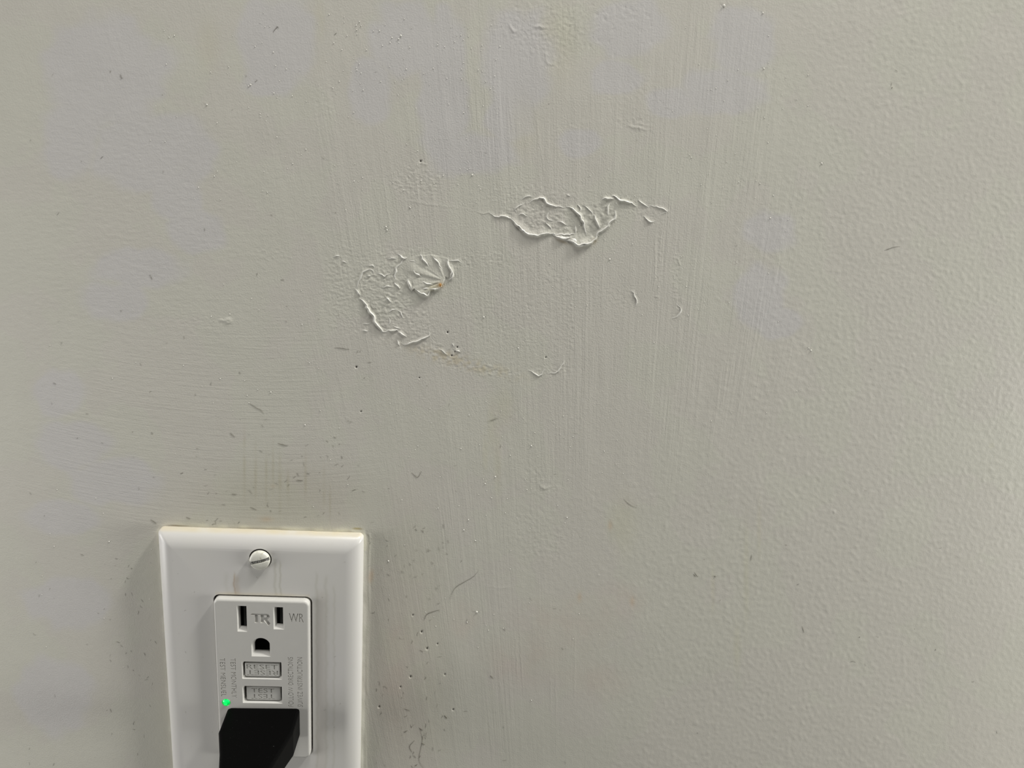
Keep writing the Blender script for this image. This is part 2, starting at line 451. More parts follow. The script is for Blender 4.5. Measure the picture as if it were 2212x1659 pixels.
R = [  # points, height mm, lit-side width, shaded-side width (map cells)
    (lip_a, 0.0, 1, 1),
    (Z5((130, 350), (200, 375), (270, 365), (330, 400)), 0.10, 3, 1.6),
    (Z5((270, 365), (330, 400), (430, 405), (500, 450)), 0.22, 4, 1.6),
    (Z5((460, 415), (500, 450), (560, 510), (620, 560), (720, 592), (790, 578), (880, 572), (930, 590)), 0.75, 7, 1.6),
    (Z5((890, 580), (940, 605), (1010, 622), (1090, 610)), 0.7, 6, 1.6),
    (Z5((1000, 632), (1100, 652), (1145, 690), (1240, 672), (1310, 635), (1345, 565)), 1.25, 9, 1.6),
    (Z5((1310, 635), (1345, 565), (1440, 512), (1465, 465), (1510, 420), (1518, 370), (1505, 330)), 0.55, 4, 2),
    (Z5((1310, 380), (1325, 440), (1355, 490), (1365, 540)), 0.6, 4, 2),
    (Z5((1020, 310), (1080, 315), (1120, 345), (1160, 395), (1195, 450), (1210, 510), (1230, 590)), 0.55, 5, 1.6),
    (Z5((650, 265), (700, 240), (750, 225), (800, 225), (825, 265), (860, 280), (920, 295), (980, 310), (1020, 325)), 0.32, 4, 2),
    (Z5((580, 245), (610, 215), (650, 202), (700, 205)), 0.16, 5, 3),
    (Z5((1380, 240), (1430, 225), (1510, 230)), 0.40, 4, 1.8),
    (Z5((1470, 210), (1510, 198), (1560, 235), (1620, 255), (1680, 278), (1740, 310)), 0.38, 4, 1.8),
    (Z5((1730, 245), (1790, 275), (1850, 315)), 0.16, 4, 2),
    (Z5((1850, 290), (1950, 315), (2030, 350), (1940, 395)), 0.13, 5, 2),
    (Z5((1800, 395), (1840, 435), (1880, 460), (1910, 440)), 0.25, 5, 2),
    (Z5((1460, 270), (1440, 320), (1440, 400)), 0.22, 3, 2),
    (Z5((530, 380), (520, 330), (560, 300), (610, 265)), 0.16, 5, 2.5),
    (Z5((820, 460), (860, 500), (880, 550)), 0.2, 4, 2), (Z5((930, 450), (990, 460), (1040, 500)), 0.2, 4, 2),
    (Z5((880, 575), (1000, 585), (1130, 580)), 0.22, 4, 2), (Z5((850, 360), (840, 420), (900, 440)), 0.15, 5, 3),
    (Z5((540, 400), (600, 380), (660, 410)), 0.15, 5, 3), (Z5((1140, 280), (1180, 330), (1150, 360)), 0.16, 4, 2),
    (Z5((1200, 300), (1260, 330), (1290, 390)), 0.16, 4, 2), (Z5((1110, 480), (1120, 540), (1120, 580)), 0.18, 4, 2),
    (Z5((1670, 1140), (1710, 1180), (1725, 1250), (1705, 1310)), 0.16, 3.5, 1.8),
    (Z5((1660, 1140), (1700, 1155), (1715, 1175)), 0.09, 5, 2.5),
    (Z5((2130, 1280), (2170, 1330), (2150, 1380), (2060, 1425)), 0.13, 3.5, 2),
    (Z5((2060, 810), (2140, 835), (2160, 900), (2155, 960)), 0.08, 3.5, 2),
    (Z5((1915, 560), (1912, 900), (1905, 1200)), 0.05, 6, 3), (Z5((1905, 1200), (1960, 1215)), 0.08, 4, 2),
    (Z5((2160, 500), (2150, 800)), 0.035, 4, 3),
    # lower blister
    (Z4((710, 525), (690, 475), (655, 450), (570, 495), (540, 570), (510, 640), (495, 690)), 0.22, 4, 2.2),
    (Z4((490, 690), (510, 730), (548, 778)), 0.40, 5, 1.8),
    (Z4((530, 800), (600, 860), (625, 910), (660, 960), (710, 1030), (720, 1085), (770, 1140), (800, 1190), (870, 1200)), 0.55, 2.6, 1.6),
    (Z4((860, 1195), (960, 1175), (1005, 1185)), 0.4, 4, 2), (Z4((990, 1190), (1040, 1215), (1090, 1255)), 0.4, 7, 2.5),
    (Z4((985, 1300), (1020, 1365)), 0.25, 4, 2),
    (Z4((1040, 1330), (1070, 1360), (1150, 1328), (1250, 1305), (1310, 1270), (1370, 1245), (1362, 1180)), 0.34, 5, 2),
    (Z4((1060, 320), (1020, 390), (970, 450), (955, 530), (985, 590)), 0.20, 4, 2),
    (Z4((980, 265), (1060, 322), (1125, 310)), 0.26, 4, 2), (Z4((950, 610), (1020, 695)), 0.30, 4, 2),
    (Z4((800, 660), (880, 650), (930, 660)), 0.2, 4, 2), (Z4((850, 790), (910, 845)), 0.3, 6, 2.5),
    (Z4((880, 950), (960, 920)), 0.16, 4, 2), (Z4((980, 930), (1040, 990), (1050, 1065)), 0.15, 3.5, 2),
    (Z4((730, 515), (790, 510), (820, 535), (915, 500)), 0.2, 5, 2), (Z4((620, 535), (675, 530)), 0.2, 5, 2),
    (Z4((865, 325), (985, 325)), 0.18, 5, 2), (Z4((1120, 340), (1180, 345), (1220, 370)), 0.16, 6, 3),
    (Z4((620, 410), (700, 410), (720, 440)), 0.16, 5, 2.5), (Z4((880, 1130), (900, 1060), (880, 1020)), 0.12, 4, 2),
    (Z4((220, 300), (300, 290)), 0.13, 6, 3), (Z4((320, 360), (380, 380)), 0.13, 6, 3), (Z4((930, 1130), (1020, 1160)), 0.2, 6, 3),
    (Z4((570, 1110), (660, 1095)), 0.12, 6, 3), (Z4((560, 1190), (640, 1190)), 0.12, 6, 3),
    (Z4((1600, 345), (1720, 350), (1760, 380)), 0.12, 4, 2), (Z4((1480, 1400), (1550, 1450), (1590, 1480)), 0.14, 4, 2),
    (Z4((1640, 1340), (1660, 1380)), 0.14, 4, 2), (Z4((1680, 1415), (1740, 1445)), 0.16, 4, 2),
    (Z8((1270, 825), (1340, 860), (1380, 820)), 0.16, 4, 2), (Z8((1400, 850), (1460, 830), (1490, 765)), 0.18, 4, 1.8),
    # elsewhere
    ([(870, 432), (950, 445), (1040, 457)], 0.016, 4, 2), ([(0, 570), (70, 571), (148, 570)], 0.06, 3, 3),
    ([(2140, 293), (2230, 292)], 0.05, 3, 3), ([(1095, 48), (1105, 62), (1116, 70), (1120, 55)], 0.14, 4, 2),
    ([(1145, 53), (1165, 58), (1188, 64)], 0.14, 4, 2), ([(1178, 112), (1182, 135), (1195, 138), (1200, 120)], 0.10, 4, 2),
    ([(1350, 268), (1375, 276), (1405, 281)], 0.14, 4, 2), ([(1375, 266), (1398, 272)], 0.10, 4, 2),
    ([(905, 345), (915, 355), (925, 357)], 0.07, 3, 2), ([(1160, 1045), (1175, 1056), (1190, 1050)], 0.14, 5, 2),
    ([(1400, 1598), (1415, 1594), (1480, 1600)], 0.03, 4, 2), ([(1800, 1100), (1803, 1112)], 0.12, 4, 2),
    ([(1988, 1186), (2003, 1192), (2018, 1212)], 0.05, 3, 2), ([(1040, 1266), (1080, 1270), (1125, 1266)], 0.04, 3, 2),
    ([(1345, 905), (1353, 915)], 0.05, 3, 2), ([(1225, 420), (1232, 424)], 0.12, 5, 3),
]
BEADS = []
sg = np.random.default_rng(14)
for _ in range(46):
    x3, ya = sg.uniform(640, 1700), sg.uniform(0, 850)
    if _ % 5 == 0:
        x3, ya = sg.uniform(900, 1300), sg.uniform(900, 1500)
    ln = sg.uniform(80, 330)
    sl = 0.394 - 0.00032 * x3
    line = [(x3 + sl * (y_ - 300), y_) for y_ in np.linspace(ya, ya + ln, 4)]
    R.append((line, sg.uniform(0.006, 0.018), 2.2, 1.8))
for _ in range(22):
    xa, ya, ln = sg.uniform(180, 560), sg.uniform(740, 1060), sg.uniform(60, 240)
    f_ = lambda x: 0.25 * (x - 100) - 0.00025 * (x - 100) ** 2
    R.append(([(x_, ya - 60 + f_(x_)) for x_ in np.linspace(xa, xa + ln, 4)], sg.uniform(0.005, 0.012), 2.0, 1.8))
R += [([(1070, 65), (1092, 180), (1110, 300), (1125, 395)], 0.03, 2.5, 2.5), ([(1125, 100), (1150, 200), (1168, 320), (1182, 415)], 0.03, 2.5, 2.5), ([(700, 280), (717, 370), (733, 450), (742, 545)], 0.02, 2.2, 2)]
for k, (pts, h, wi, wo) in enumerate(R):
    if h > 0:
        c = ridge(pts, h, wi, wo)
        if h >= 0.12 and 400 < pts[0][1] < 860 and 690 < pts[0][0] < 1480:
            BEADS.append((c, h))

# --- the raised, folded scrap of paint beside the lower blister
flap = Z4((1040, 330), (1125, 320), (1240, 285), (1400, 280), (1500, 300), (1590, 320), (1600, 400), (1625, 470), (1600, 560), (1560, 540), (1540, 600), (1510, 660), (1470, 690), (1380, 700),
          (1335, 765), (1290, 750), (1240, 730), (1190, 682), (1162, 705), (1135, 650), (1112, 550), (1060, 470))
mf = inside(flap)
ax_, ay_ = Z4((1560, 590))[0]
rr = np.hypot(PX - ax_, (PY - ay_))
th = np.arctan2(PY - ay_, PX - ax_)
tn = np.random.default_rng(9)
folds = sum(a * np.sin(f * th + p + 0.008 * rr * q) for f, a, p, q in ((9, .10, 1.0, 1), (15, .10, .4, -2), (23, .06, 2.2, 3), (37, .03, .2, 2)))
down = np.clip((PY - 553) / 85, 0, 1)
fh = 0.10 + 0.50 * down ** 1.3 + 0.7 * folds * np.clip(rr / 25, 0, 1) * (0.55 + 0.6 * down)
fh *= np.clip(1 - (PX - 948) / 40, 0.25, 1) * np.clip((PX - 870) / 22, 0.12, 1)
Hm[mf] = np.maximum(fh, 0.03)[mf]
for pts, h, wi, wo in ((Z4((1240, 270), (1290, 320), (1370, 430)), .35, 8, 3), (Z4((1410, 290), (1460, 360), (1520, 450)), .35, 8, 3), (Z4((1180, 465), (1220, 520), (1285, 550)), .55, 8, 3),
                       (Z4((1112, 560), (1135, 650), (1165, 708)), 1.05, 5, 1.6), (Z4((1190, 680), (1240, 730), (1290, 752), (1335, 765), (1370, 705)), 1.15, 5, 1.6),
                       (Z4((1370, 700), (1470, 690), (1510, 655)), 0.85, 4, 1.6), (Z4((1590, 320), (1597, 400), (1625, 470), (1625, 530), (1590, 580)), .6, 5, 1.8),
                       (Z4((1630, 460), (1648, 500), (1640, 560), (1600, 595)), .35, 3, 1.6), (Z4((1280, 610), (1350, 625), (1430, 640)), .9, 3, 2), (Z4((1280, 690), (1380, 665)), 1.0, 3, 2)):
    BEADS.append((ridge(pts, h, wi, wo), min(h, .4)))

# --- faint blob drips, pits, the paint bead round the cover plate
for cx_, cy_, r_, h_ in ((493, 693, 8, .22), (478, 692, 4, .14), (484, 693, 3, .1), (1180, 119, 5, .05), (1190, 600, 10, .04), (947, 383, 3.5, .05)):
    e = blob(cx_, cy_, r_, r_ * 0.8, soft=2)
    Hm += h_ * e - h_ * 0.5 * blob(cx_ + 1, cy_ + 1, r_ * .45, r_ * .3)
pits = [(909, 348, 3.0), (967, 718, 2.8), (988, 750, 2.2), (983, 760, 1.8), (976, 768, 2.4), (770, 793, 3.0), (906, 816, 1.8), (780, 889, 2.0), (1179, 772, 1.8),
        (911, 1365, 3.0), (923, 1401, 3.2), (945, 1391, 2), (887, 1462, 3), (961, 1457, 2), (865, 1484, 2), (819, 1527, 2.4), (979, 1533, 2.4), (892, 1329, 2)]
prg = np.random.default_rng(21)
small = [(prg.uniform(960, 1225), prg.uniform(600, 790), prg.uniform(.7, 1.5)) for _ in range(70)] + \
        [(prg.uniform(1220, 1420), prg.uniform(0, 120), prg.uniform(1.5, 3.0)) for _ in range(26)]
pit_shade = np.zeros_like(Hm)


def stamp(arr, cx_, cy_, r_, v, mode='add'):
    m = int(r_ * 3) + 2
    x0, y0 = int(cx_ - OX) - m, int(cy_ - OY) - m
    sl = (slice(max(y0, 0), y0 + 2 * m + 1), slice(max(x0, 0), x0 + 2 * m + 1))
    g = v * np.exp(-(((PX[sl] - cx_) ** 2 + (PY[sl] - cy_) ** 2) / r_ ** 2) ** 1.5)
    if mode == 'add':
        arr[sl] += g
    else:
        arr[sl] = np.maximum(arr[sl], g)


for x_, y_, r_ in pits:
    stamp(Hm, x_, y_, r_ * .8, -0.45)
    stamp(pit_shade, x_, y_, r_ * 0.62, 0.85 if x_ < 1000 and y_ < 900 else 0.3, 'max')  # shade inside the pinholes, put into the wall colour
for x_, y_, r_ in small:
    stamp(Hm, x_, y_, r_ * 1.2, -0.06)

# distance to the plate's outline on the wall (millimetres, local to the outlet)
OUT = np.array([-0.0844, 0.0, 0.3850])
PLC = (-0.8, 0.0, 35.6, 57.2)


def wall_mm(px, py):
    d = [fw[i] + (px - CX) / F_PX * rt[i] - (py - CY) / F_PX * up[i] for i in range(3)]
    s = -CAM[1] / d[1]
    return (CAM[0] + d[0] * s - OUT[0]) * 1000, (CAM[2] + d[2] * s - OUT[2]) * 1000


LX, LZ = wall_mm(PX, PY)
qx, qz = np.abs(LX - PLC[0]) - (PLC[2] - 3), np.abs(LZ - PLC[1]) - (PLC[3] - 3)
dist = np.hypot(np.maximum(qx, 0), np.maximum(qz, 0)) + np.minimum(np.maximum(qx, qz), 0) - 3
colx = np.broadcast_to(noise_map(2.0, 60, seed=31)[:1], Hm.shape)
vert = noise_map(1.6, 45, seed=32)
hori = noise_map(45, 1.4, seed=33)
rside = (LX > PLC[0] + 20) * 1.0
bead = np.exp(-(np.maximum(dist, 0) / 1.0) ** 2)
lum = noise_map(8, seed=35)
Hm += np.where(dist > -1, 0.22 * bead * (0.5 + 0.35 * np.clip(lum, -1, 2)), 0)
Hm += 0.018 * vert * rside * np.exp(-(np.maximum(dist - 1.5, 0) / 1.6) ** 2) * (np.abs(LZ) < 58)
Hm += 0.10 * rside * np.exp(-((dist - 2.3 - 0.5 * np.sin(LZ / 9)) / 0.5) ** 2) * sm(20, 40, LZ) * (LZ < 57)
Hm += 0.010 * hori * (LZ > 56) * np.exp(-(np.maximum(dist, 0) / 3.0) ** 2)
Hm[dist < -1.0] = -0.05

# --- colour of the paint, linear values
A = np.array([0.602, 0.591, 0.518], np.float32)
LAV = np.array([0.600, 0.583, 0.562], np.float32)
tone = np.zeros_like(Hm)
for p in ((230, 150, 150, 130), (330, 330, 150, 90), (150, 300, 70, 90), (600, 90, 90, 120), (580, 170, 60, 40), (870, 80, 80, 90), (800, 200, 50, 80), (960, 200, 60, 190),
          (1020, 330, 100, 50), (1120, 130, 90, 120), (1360, 60, 90, 70), (1330, 170, 60, 40), (1600, 90, 80, 80), (1560, 200, 100, 55), (1250, 310, 50, 35), (1450, 220, 60, 40),
          (1660, 500, 60, 50), (1640, 640, 60, 80), (300, 580, 110, 50), (250, 650, 80, 50), (420, 500, 70, 50), (130, 850, 60, 60), (160, 960, 90, 60), (250, 1040, 110, 60),
          (130, 1120, 90, 40), (380, 430, 60, 50), (150, 1300, 100, 60), (120, 1500, 90, 90), (1680, 700, 50, 40), (1100, 260, 60, 50)):
    tone = np.maximum(tone, blob(*p, soft=2))
tone = 0.95 * sm(0.25, 0.75, tone + 0.10 * noise_map(12, seed=41))
NEU = np.array([0.602, 0.582, 0.520], np.float32)
neu = sm(-0.25, 0.35, noise_map(38, seed=45) + 0.25 * noise_map(9, seed=46) + 0.5 * sm(1100, 1500, PX) + 0.05)
T = (A[None, None, :] * (1 - neu[..., None]) + NEU[None, None, :] * neu[..., None]) * (1 - tone[..., None]) + LAV[None, None, :] * tone[..., None]


def stain(mask, mul):
    global T
    T *= 1 - mask[..., None] * (1 - np.array(mul, np.float32)[None, None, :])


n12 = noise_map(10, seed=42)
n4 = noise_map(3, seed=43)
pink = sum(blob(*p, soft=1.5) for p in ((1220, 1350, 110, 60), (1130, 1430, 90, 50), (1290, 1470, 70, 40), (850, 1480, 30, 110), (870, 1390, 25, 50), (1340, 1300, 50, 40), (1000, 1340, 30, 40)))
stain(np.clip(pink, 0, 1) * (0.75 + 0.25 * np.clip(n12, -1, 1)), (1.0, 0.955, 0.955))
brown = blob(1000, 782, 110, 14, 14, 1.3) * np.clip(0.6 + 0.5 * n4, 0, 1.2) + 0.7 * blob(940, 765, 30, 12, 20) * np.clip(0.5 + 0.6 * n4, 0, 1)
stain(np.clip(brown, 0, 1) * 0.75, (0.93, 0.87, 0.74))
above = blob(600, 1080, 190, 75, soft=1.4)
stain(above, (0.90, 0.89, 0.855))
stain(blob(880, 1420, 90, 330, soft=1.6), (0.955, 0.94, 0.915))
dr = sum(blob(x_, y_, w_, l_, soft=1.5) for x_, y_, w_, l_ in ((528, 1000, 3, 90), (552, 1020, 3, 60), (575, 1030, 3, 60), (605, 1040, 4, 70), (622, 1050, 3, 50), (660, 1030, 3, 60), (700, 1050, 3, 40), (590, 1000, 2.5, 60), (713, 1080, 2.5, 40)))
stain(np.clip(dr, 0, 1) * (0.6 + 0.3 * n12.clip(-1, 1)), (0.90, 0.885, 0.83))
yel = sum(blob(x_, y_, w_, l_, soft=1.4) for x_, y_, w_, l_ in ((1062, 920, 9, 60), (1075, 1000, 8, 80), (1090, 880, 20, 40), (1048, 980, 6, 40), (1640, 1140, 5, 60), (1612, 1240, 6, 110), (1540, 1270, 5, 50), (1592, 1400, 8, 50), (1345, 1130, 30, 60),
                                                             (1130, 270, 30, 60), (690, 60, 12, 70), (450, 100, 25, 60), (1210, 90, 40, 90), (2142, 962, 6, 6)))
stain(np.clip(yel, 0, 1) * 0.6, (0.98, 0.975, 0.90))
redd = sum(blob(x_, y_, 5, 10) for x_, y_ in ((1252, 1290), (1318, 1135), (1366, 1300), (803, 1240), (800, 1250))) + blob(575, 1122, 14, 6) + 0.5 * blob(590, 1050, 8, 4)
stain(np.clip(redd, 0, 1), (1.0, 0.90, 0.82))
# cream line of old filler along the plate, grime outside it
cream = np.exp(-((dist - 0.5) / 0.9) ** 2) * (0.6 + 0.35 * np.clip(lum, -1.2, 1.2)) * (LZ > 50)
T += cream.clip(0, 1)[..., None] * np.array([0.12, 0.11, 0.05], np.float32)
cr2 = np.exp(-((dist - 1.6) / 1.6) ** 2) * rside
T += (cr2 * 0.5 * (0.6 + 0.4 * np.clip(vert, -1, 1)))[..., None] * np.array([0.06, 0.06, 0.03], np.float32)
stain(np.exp(-((dist - 0.35) / 0.22) ** 2) * np.clip(blob(385, 1134, 22, 6) + blob(346, 1139, 5, 6) + 0.35 * blob(560, 1140, 60, 5) + 0.4 * blob(755, 1145, 8, 5), 0, 1), (0.35, 0.27, 0.18))
stain(blob(772, 1142, 11, 2.2, 3, 2), (0.70, 0.62, 0.40))
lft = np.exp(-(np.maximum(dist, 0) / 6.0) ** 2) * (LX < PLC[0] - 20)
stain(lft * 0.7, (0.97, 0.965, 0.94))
stain(pit_shade.clip(0, 1), (0.05, 0.05, 0.04))
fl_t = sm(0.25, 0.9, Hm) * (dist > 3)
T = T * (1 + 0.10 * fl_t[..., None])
cx_, cy_ = Z4((1500, 640))[0]
stain(np.clip(blob(cx_, cy_, 6, 5) * 1.0, 0, 1), (0.75, 0.52, 0.28))
cx_, cy_ = Z4((1420, 660))[0]
stain(np.clip(blob(cx_, cy_, 14, 7, -20) * 0.8, 0, 1), (0.93, 0.88, 0.72))
stain(blob(1215, 522, 14, 3, 20), (0.82, 0.76, 0.66))
stain(blob(1285, 520, 5, 8, 20), (0.82, 0.76, 0.66))

# brush-stroke coordinates and where the strokes show
m_down = np.clip(sum(w_ * blob(*p, soft=1.4) for w_, p in ((1.0, (1150, 350, 420, 420, 0)), (.9, (1560, 450, 170, 520, 0)), (.55, (700, 520, 120, 330, -10)), (.8, (1150, 850, 420, 250, 0)),
                                                          (.7, (980, 1350, 230, 380, 0)), (.25, (300, 150, 300, 200, 0)))), 0, 1) * 0.9 + 0.05
m_across = np.clip(sum(w_ * blob(*p, soft=1.4) for w_, p in ((1.0, (450, 900, 330, 190, 0)), (.7, (250, 1000, 250, 200, 0)), (.5, (620, 740, 160, 90, 0)), (.8, (620, 1060, 220, 80, 0)))), 0, 1)
m_fine = np.clip(0.35 + 0.5 * blob(1150, 600, 500, 420, soft=1.5) + 0.25 * blob(500, 700, 500, 400), 0, 1) * (1 - 0.5 * right)


def axis(lo, hi, f0, f1, fine_, coarse_, out_, far):
    """graded grid lines, metres: far skirt, coarse in view, fine over the blisters"""
    a = [lo - far, lo - far / 2, lo - far / 6, lo - far / 20]
    return np.unique(np.concatenate([a, np.arange(lo, f0, coarse_), np.arange(f0, f1, fine_), np.arange(f1, hi, coarse_), [hi, hi + far / 20, hi + far / 6, hi + far / 2, hi + far]]))


gx = axis(-0.195, 0.235, -0.062, 0.066, 0.00020, 0.00034, 0, 1.0)
gz = axis(0.330, 0.640, 0.498, 0.578, 0.00020, 0.00034, 0, 0.30)
NX, NZ = len(gx), len(gz)
VX, VZ = np.meshgrid(gx, gz)
pxv, pyv = proj(VX, VZ)
# far behind the sampled part the projection is not needed
far_m = (VX < -0.21) | (VX > 0.25) | (VZ < 0.32) | (VZ > 0.66)
ok = ~far_m


def samp(arr, pad):
    u = np.clip(pxv - OX, 0, MW - 1.001)
    v = np.clip(pyv - OY, 0, MH - 1.001)
    iu, iv = u.astype(int), v.astype(int)
    fu, fv = u - iu, v - iv
    if arr.ndim == 3:
        fu, fv = fu[..., None], fv[..., None]
    r = (arr[iv, iu] * (1 - fu) + arr[iv, iu + 1] * fu) * (1 - fv) + (arr[iv + 1, iu] * (1 - fu) + arr[iv + 1, iu + 1] * fu) * fv
    inb = (pxv > OX) & (pxv < OX + MW - 1) & (pyv > OY) & (pyv < OY + MH - 1) & ok
    if arr.ndim == 3:
        inb = inb[..., None]
    return np.where(inb, r, pad)


hv = samp(Hm, 0.0)
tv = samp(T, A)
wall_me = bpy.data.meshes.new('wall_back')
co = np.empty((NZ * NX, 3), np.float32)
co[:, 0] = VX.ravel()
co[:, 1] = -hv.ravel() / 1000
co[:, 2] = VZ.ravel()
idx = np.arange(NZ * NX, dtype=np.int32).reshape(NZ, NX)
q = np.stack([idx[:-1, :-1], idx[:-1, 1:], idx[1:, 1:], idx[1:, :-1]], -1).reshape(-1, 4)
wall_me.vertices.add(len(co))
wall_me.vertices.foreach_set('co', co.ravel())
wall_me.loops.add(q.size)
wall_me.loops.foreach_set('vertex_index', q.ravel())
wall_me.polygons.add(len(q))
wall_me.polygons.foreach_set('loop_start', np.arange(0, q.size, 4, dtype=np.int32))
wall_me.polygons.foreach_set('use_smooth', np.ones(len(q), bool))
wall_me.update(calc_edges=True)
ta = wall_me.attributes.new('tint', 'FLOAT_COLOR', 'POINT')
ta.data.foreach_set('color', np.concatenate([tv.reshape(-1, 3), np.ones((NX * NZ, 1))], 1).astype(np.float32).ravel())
s_ = (pyv - 300)
X0 = (pxv - 0.394 * s_) / np.maximum(1 - 0.00032 * s_, 0.3)
bd = wall_me.attributes.new('brush_down', 'FLOAT_VECTOR', 'POINT')
bd.data.foreach_set('vector', np.stack([X0 * 0.165, pyv * 0.165, 0 * X0], -1).astype(np.float32).ravel())
xe = np.clip(pxv, 0, 900) - 100
Y0 = pyv - (0.25 * xe - 0.00025 * xe * xe)
bc = wall_me.attributes.new('brush_across', 'FLOAT_VECTOR', 'POINT')
bc.data.foreach_set('vector', np.stack([pxv * 0.165, Y0 * 0.165, 0 * Y0], -1).astype(np.float32).ravel())
bm_ = wall_me.attributes.new('brush_mask', 'FLOAT_VECTOR', 'POINT')
bm_.data.foreach_set('vector', np.stack([samp(m_down, 0.3), samp(m_across, 0.0), samp(m_fine, 0.3)], -1).astype(np.float32).ravel())
wall = mesh_obj('wall_back', wall_me, WALL)
wall['kind'] = 'structure'
wall['label'] = 'off-white painted wall with roller stipple, brush marks and torn paint blisters'


def h_at(px, py):
    i, j = int(np.clip(py - OY, 0, MH - 1)), int(np.clip(px - OX, 0, MW - 1))
    return float(Hm[i, j])


# --- thin curled edges of loose paint standing off the wall
def curl(name, pts, width, lift, label=None):
    """a thin strip of paint whose lower edge curls outwards; sizes in millimetres"""
    c = spline(pts, 2.5)
    n = len(c)
    j = np.random.default_rng(int(c[0, 0])).standard_normal((n, 3))
    k = np.exp(-np.linspace(-2, 2, 5) ** 2)
    k /= k.sum()
    j = np.stack([np.convolve(j[:, i], k, 'full')[2:2 + n] for i in range(3)], 1)
    V, Fc = [], []
    M = 5
    hs = np.convolve([h_at(*p) for p in c], np.ones(3) / 3, 'full')[1:1 + n]
    hs[0], hs[-1] = h_at(*c[0]), h_at(*c[-1])
    for i in range(n):
        t = c[min(i + 1, n - 1)] - c[max(i - 1, 0)]
        t /= np.linalg.norm(t) + 1e-9
        nrm_ = np.array([t[1], -t[0]])          # towards the lit side
        e = min(1, min(i, n - 1 - i) / (0.25 * n + 1)) ** 0.8
        w_ = width * 0.8 * (0.12 + 0.88 * e) * (1 + 0.25 * j[i, 0])
        l_ = 0.4 * lift * e * (1 + 0.35 * j[i, 1])
        for a in range(M):
            s = a / (M - 1)
            off = (0.75 - 1.15 * s) * w_ / 0.17
            p = c[i] + nrm_ * off
            hh = hs[i] * (0.55 + 0.45 * s) + l_ * s ** 1.6 + 0.02
            V.append(on_wall(p[0], p[1], hh / 1000))
        for a in reversed(range(M)):
            s = a / (M - 1)
            off = (0.75 - 1.10 * s) * w_ / 0.17
            p = c[i] + nrm_ * off
            hh = hs[i] * (0.55 + 0.45 * s) + l_ * s ** 1.6 - 0.05
            V.append(on_wall(p[0], p[1], hh / 1000))
    K = 2 * M
    for i in range(n - 1):
        for a in range(K):
            b = (a + 1) % K
            Fc.append((i * K + a, (i + 1) * K + a, (i + 1) * K + b, i * K + b))
    Fc.append(tuple(range(K)))
    Fc.append(tuple(reversed(range((n - 1) * K, n * K))))
    o = from_py(name, V, Fc, FLAP, wall, True)
    if label:
        o['label'] = label
    return o


curl('peeling_paint_edge', Z5((470, 420), (500, 450), (560, 510), (620, 560), (720, 592), (790, 578), (880, 572), (930, 590)), 0.75, 0.35, 'white curled paint edge under the upper blister')
curl('peeling_paint_edge', Z5((890, 585), (940, 602), (1010, 620), (1085, 608)), 0.95, 0.35)
curl('peeling_paint_edge', Z5((1010, 632), (1100, 652), (1145, 690), (1240, 672), (1310, 635)), 1.5, 0.45, 'widest curled paint lip at the bottom of the upper blister')
curl('peeling_paint_edge', Z5((1340, 575), (1375, 530), (1440, 512), (1465, 465), (1505, 425), (1518, 370), (1508, 340)), 0.45, 0.15)
curl('peeling_paint_edge', Z5((1325, 450), (1350, 490), (1362, 525)), 0.6, 0.2)
curl('peeling_paint_edge', Z5((1030, 310), (1080, 315), (1120, 345), (1160, 395), (1195, 450), (1210, 510), (1230, 590)), 0.45, 0.2, 'thin curved paint fold inside the upper blister')
curl('peeling_paint_edge', Z5((1390, 240), (1430, 225), (1505, 230)), 0.45, 0.15)
curl('peeling_paint_edge', Z5((1470, 210), (1510, 198), (1560, 235), (1620, 255), (1660, 272)), 0.4, 0.15)
curl('peeling_paint_edge', Z4((530, 800), (600, 860), (625, 910), (660, 960), (710, 1030), (720, 1085), (770, 1140), (800, 1190), (880, 1200)), 0.5, 0.22, 'long wavy paint edge left of the lower blister')
curl('peeling_paint_edge', Z4((492, 690), (510, 730), (548, 778)), 0.35, 0.15)
curl('peeling_paint_edge', Z4((1112, 560), (1135, 650), (1165, 706)), 0.5, 0.2)
curl('peeling_paint_edge', Z4((1190, 680), (1240, 730), (1290, 752), (1335, 765), (1368, 708)), 0.5, 0.25, 'ragged lip of the folded paint scrap')
curl('peeling_paint_edge', Z4((1590, 325), (1597, 400), (1622, 465), (1612, 500)), 0.4, 0.15)
curl('peeling_paint_edge', Z4((1628, 465), (1648, 500), (1645, 545), (1625, 580)), 0.3, 0.25)
curl('peeling_paint_edge', Z4((1045, 1335), (1070, 1358), (1150, 1328), (1250, 1305), (1310, 1270), (1370, 1245)), 0.4, 0.12)


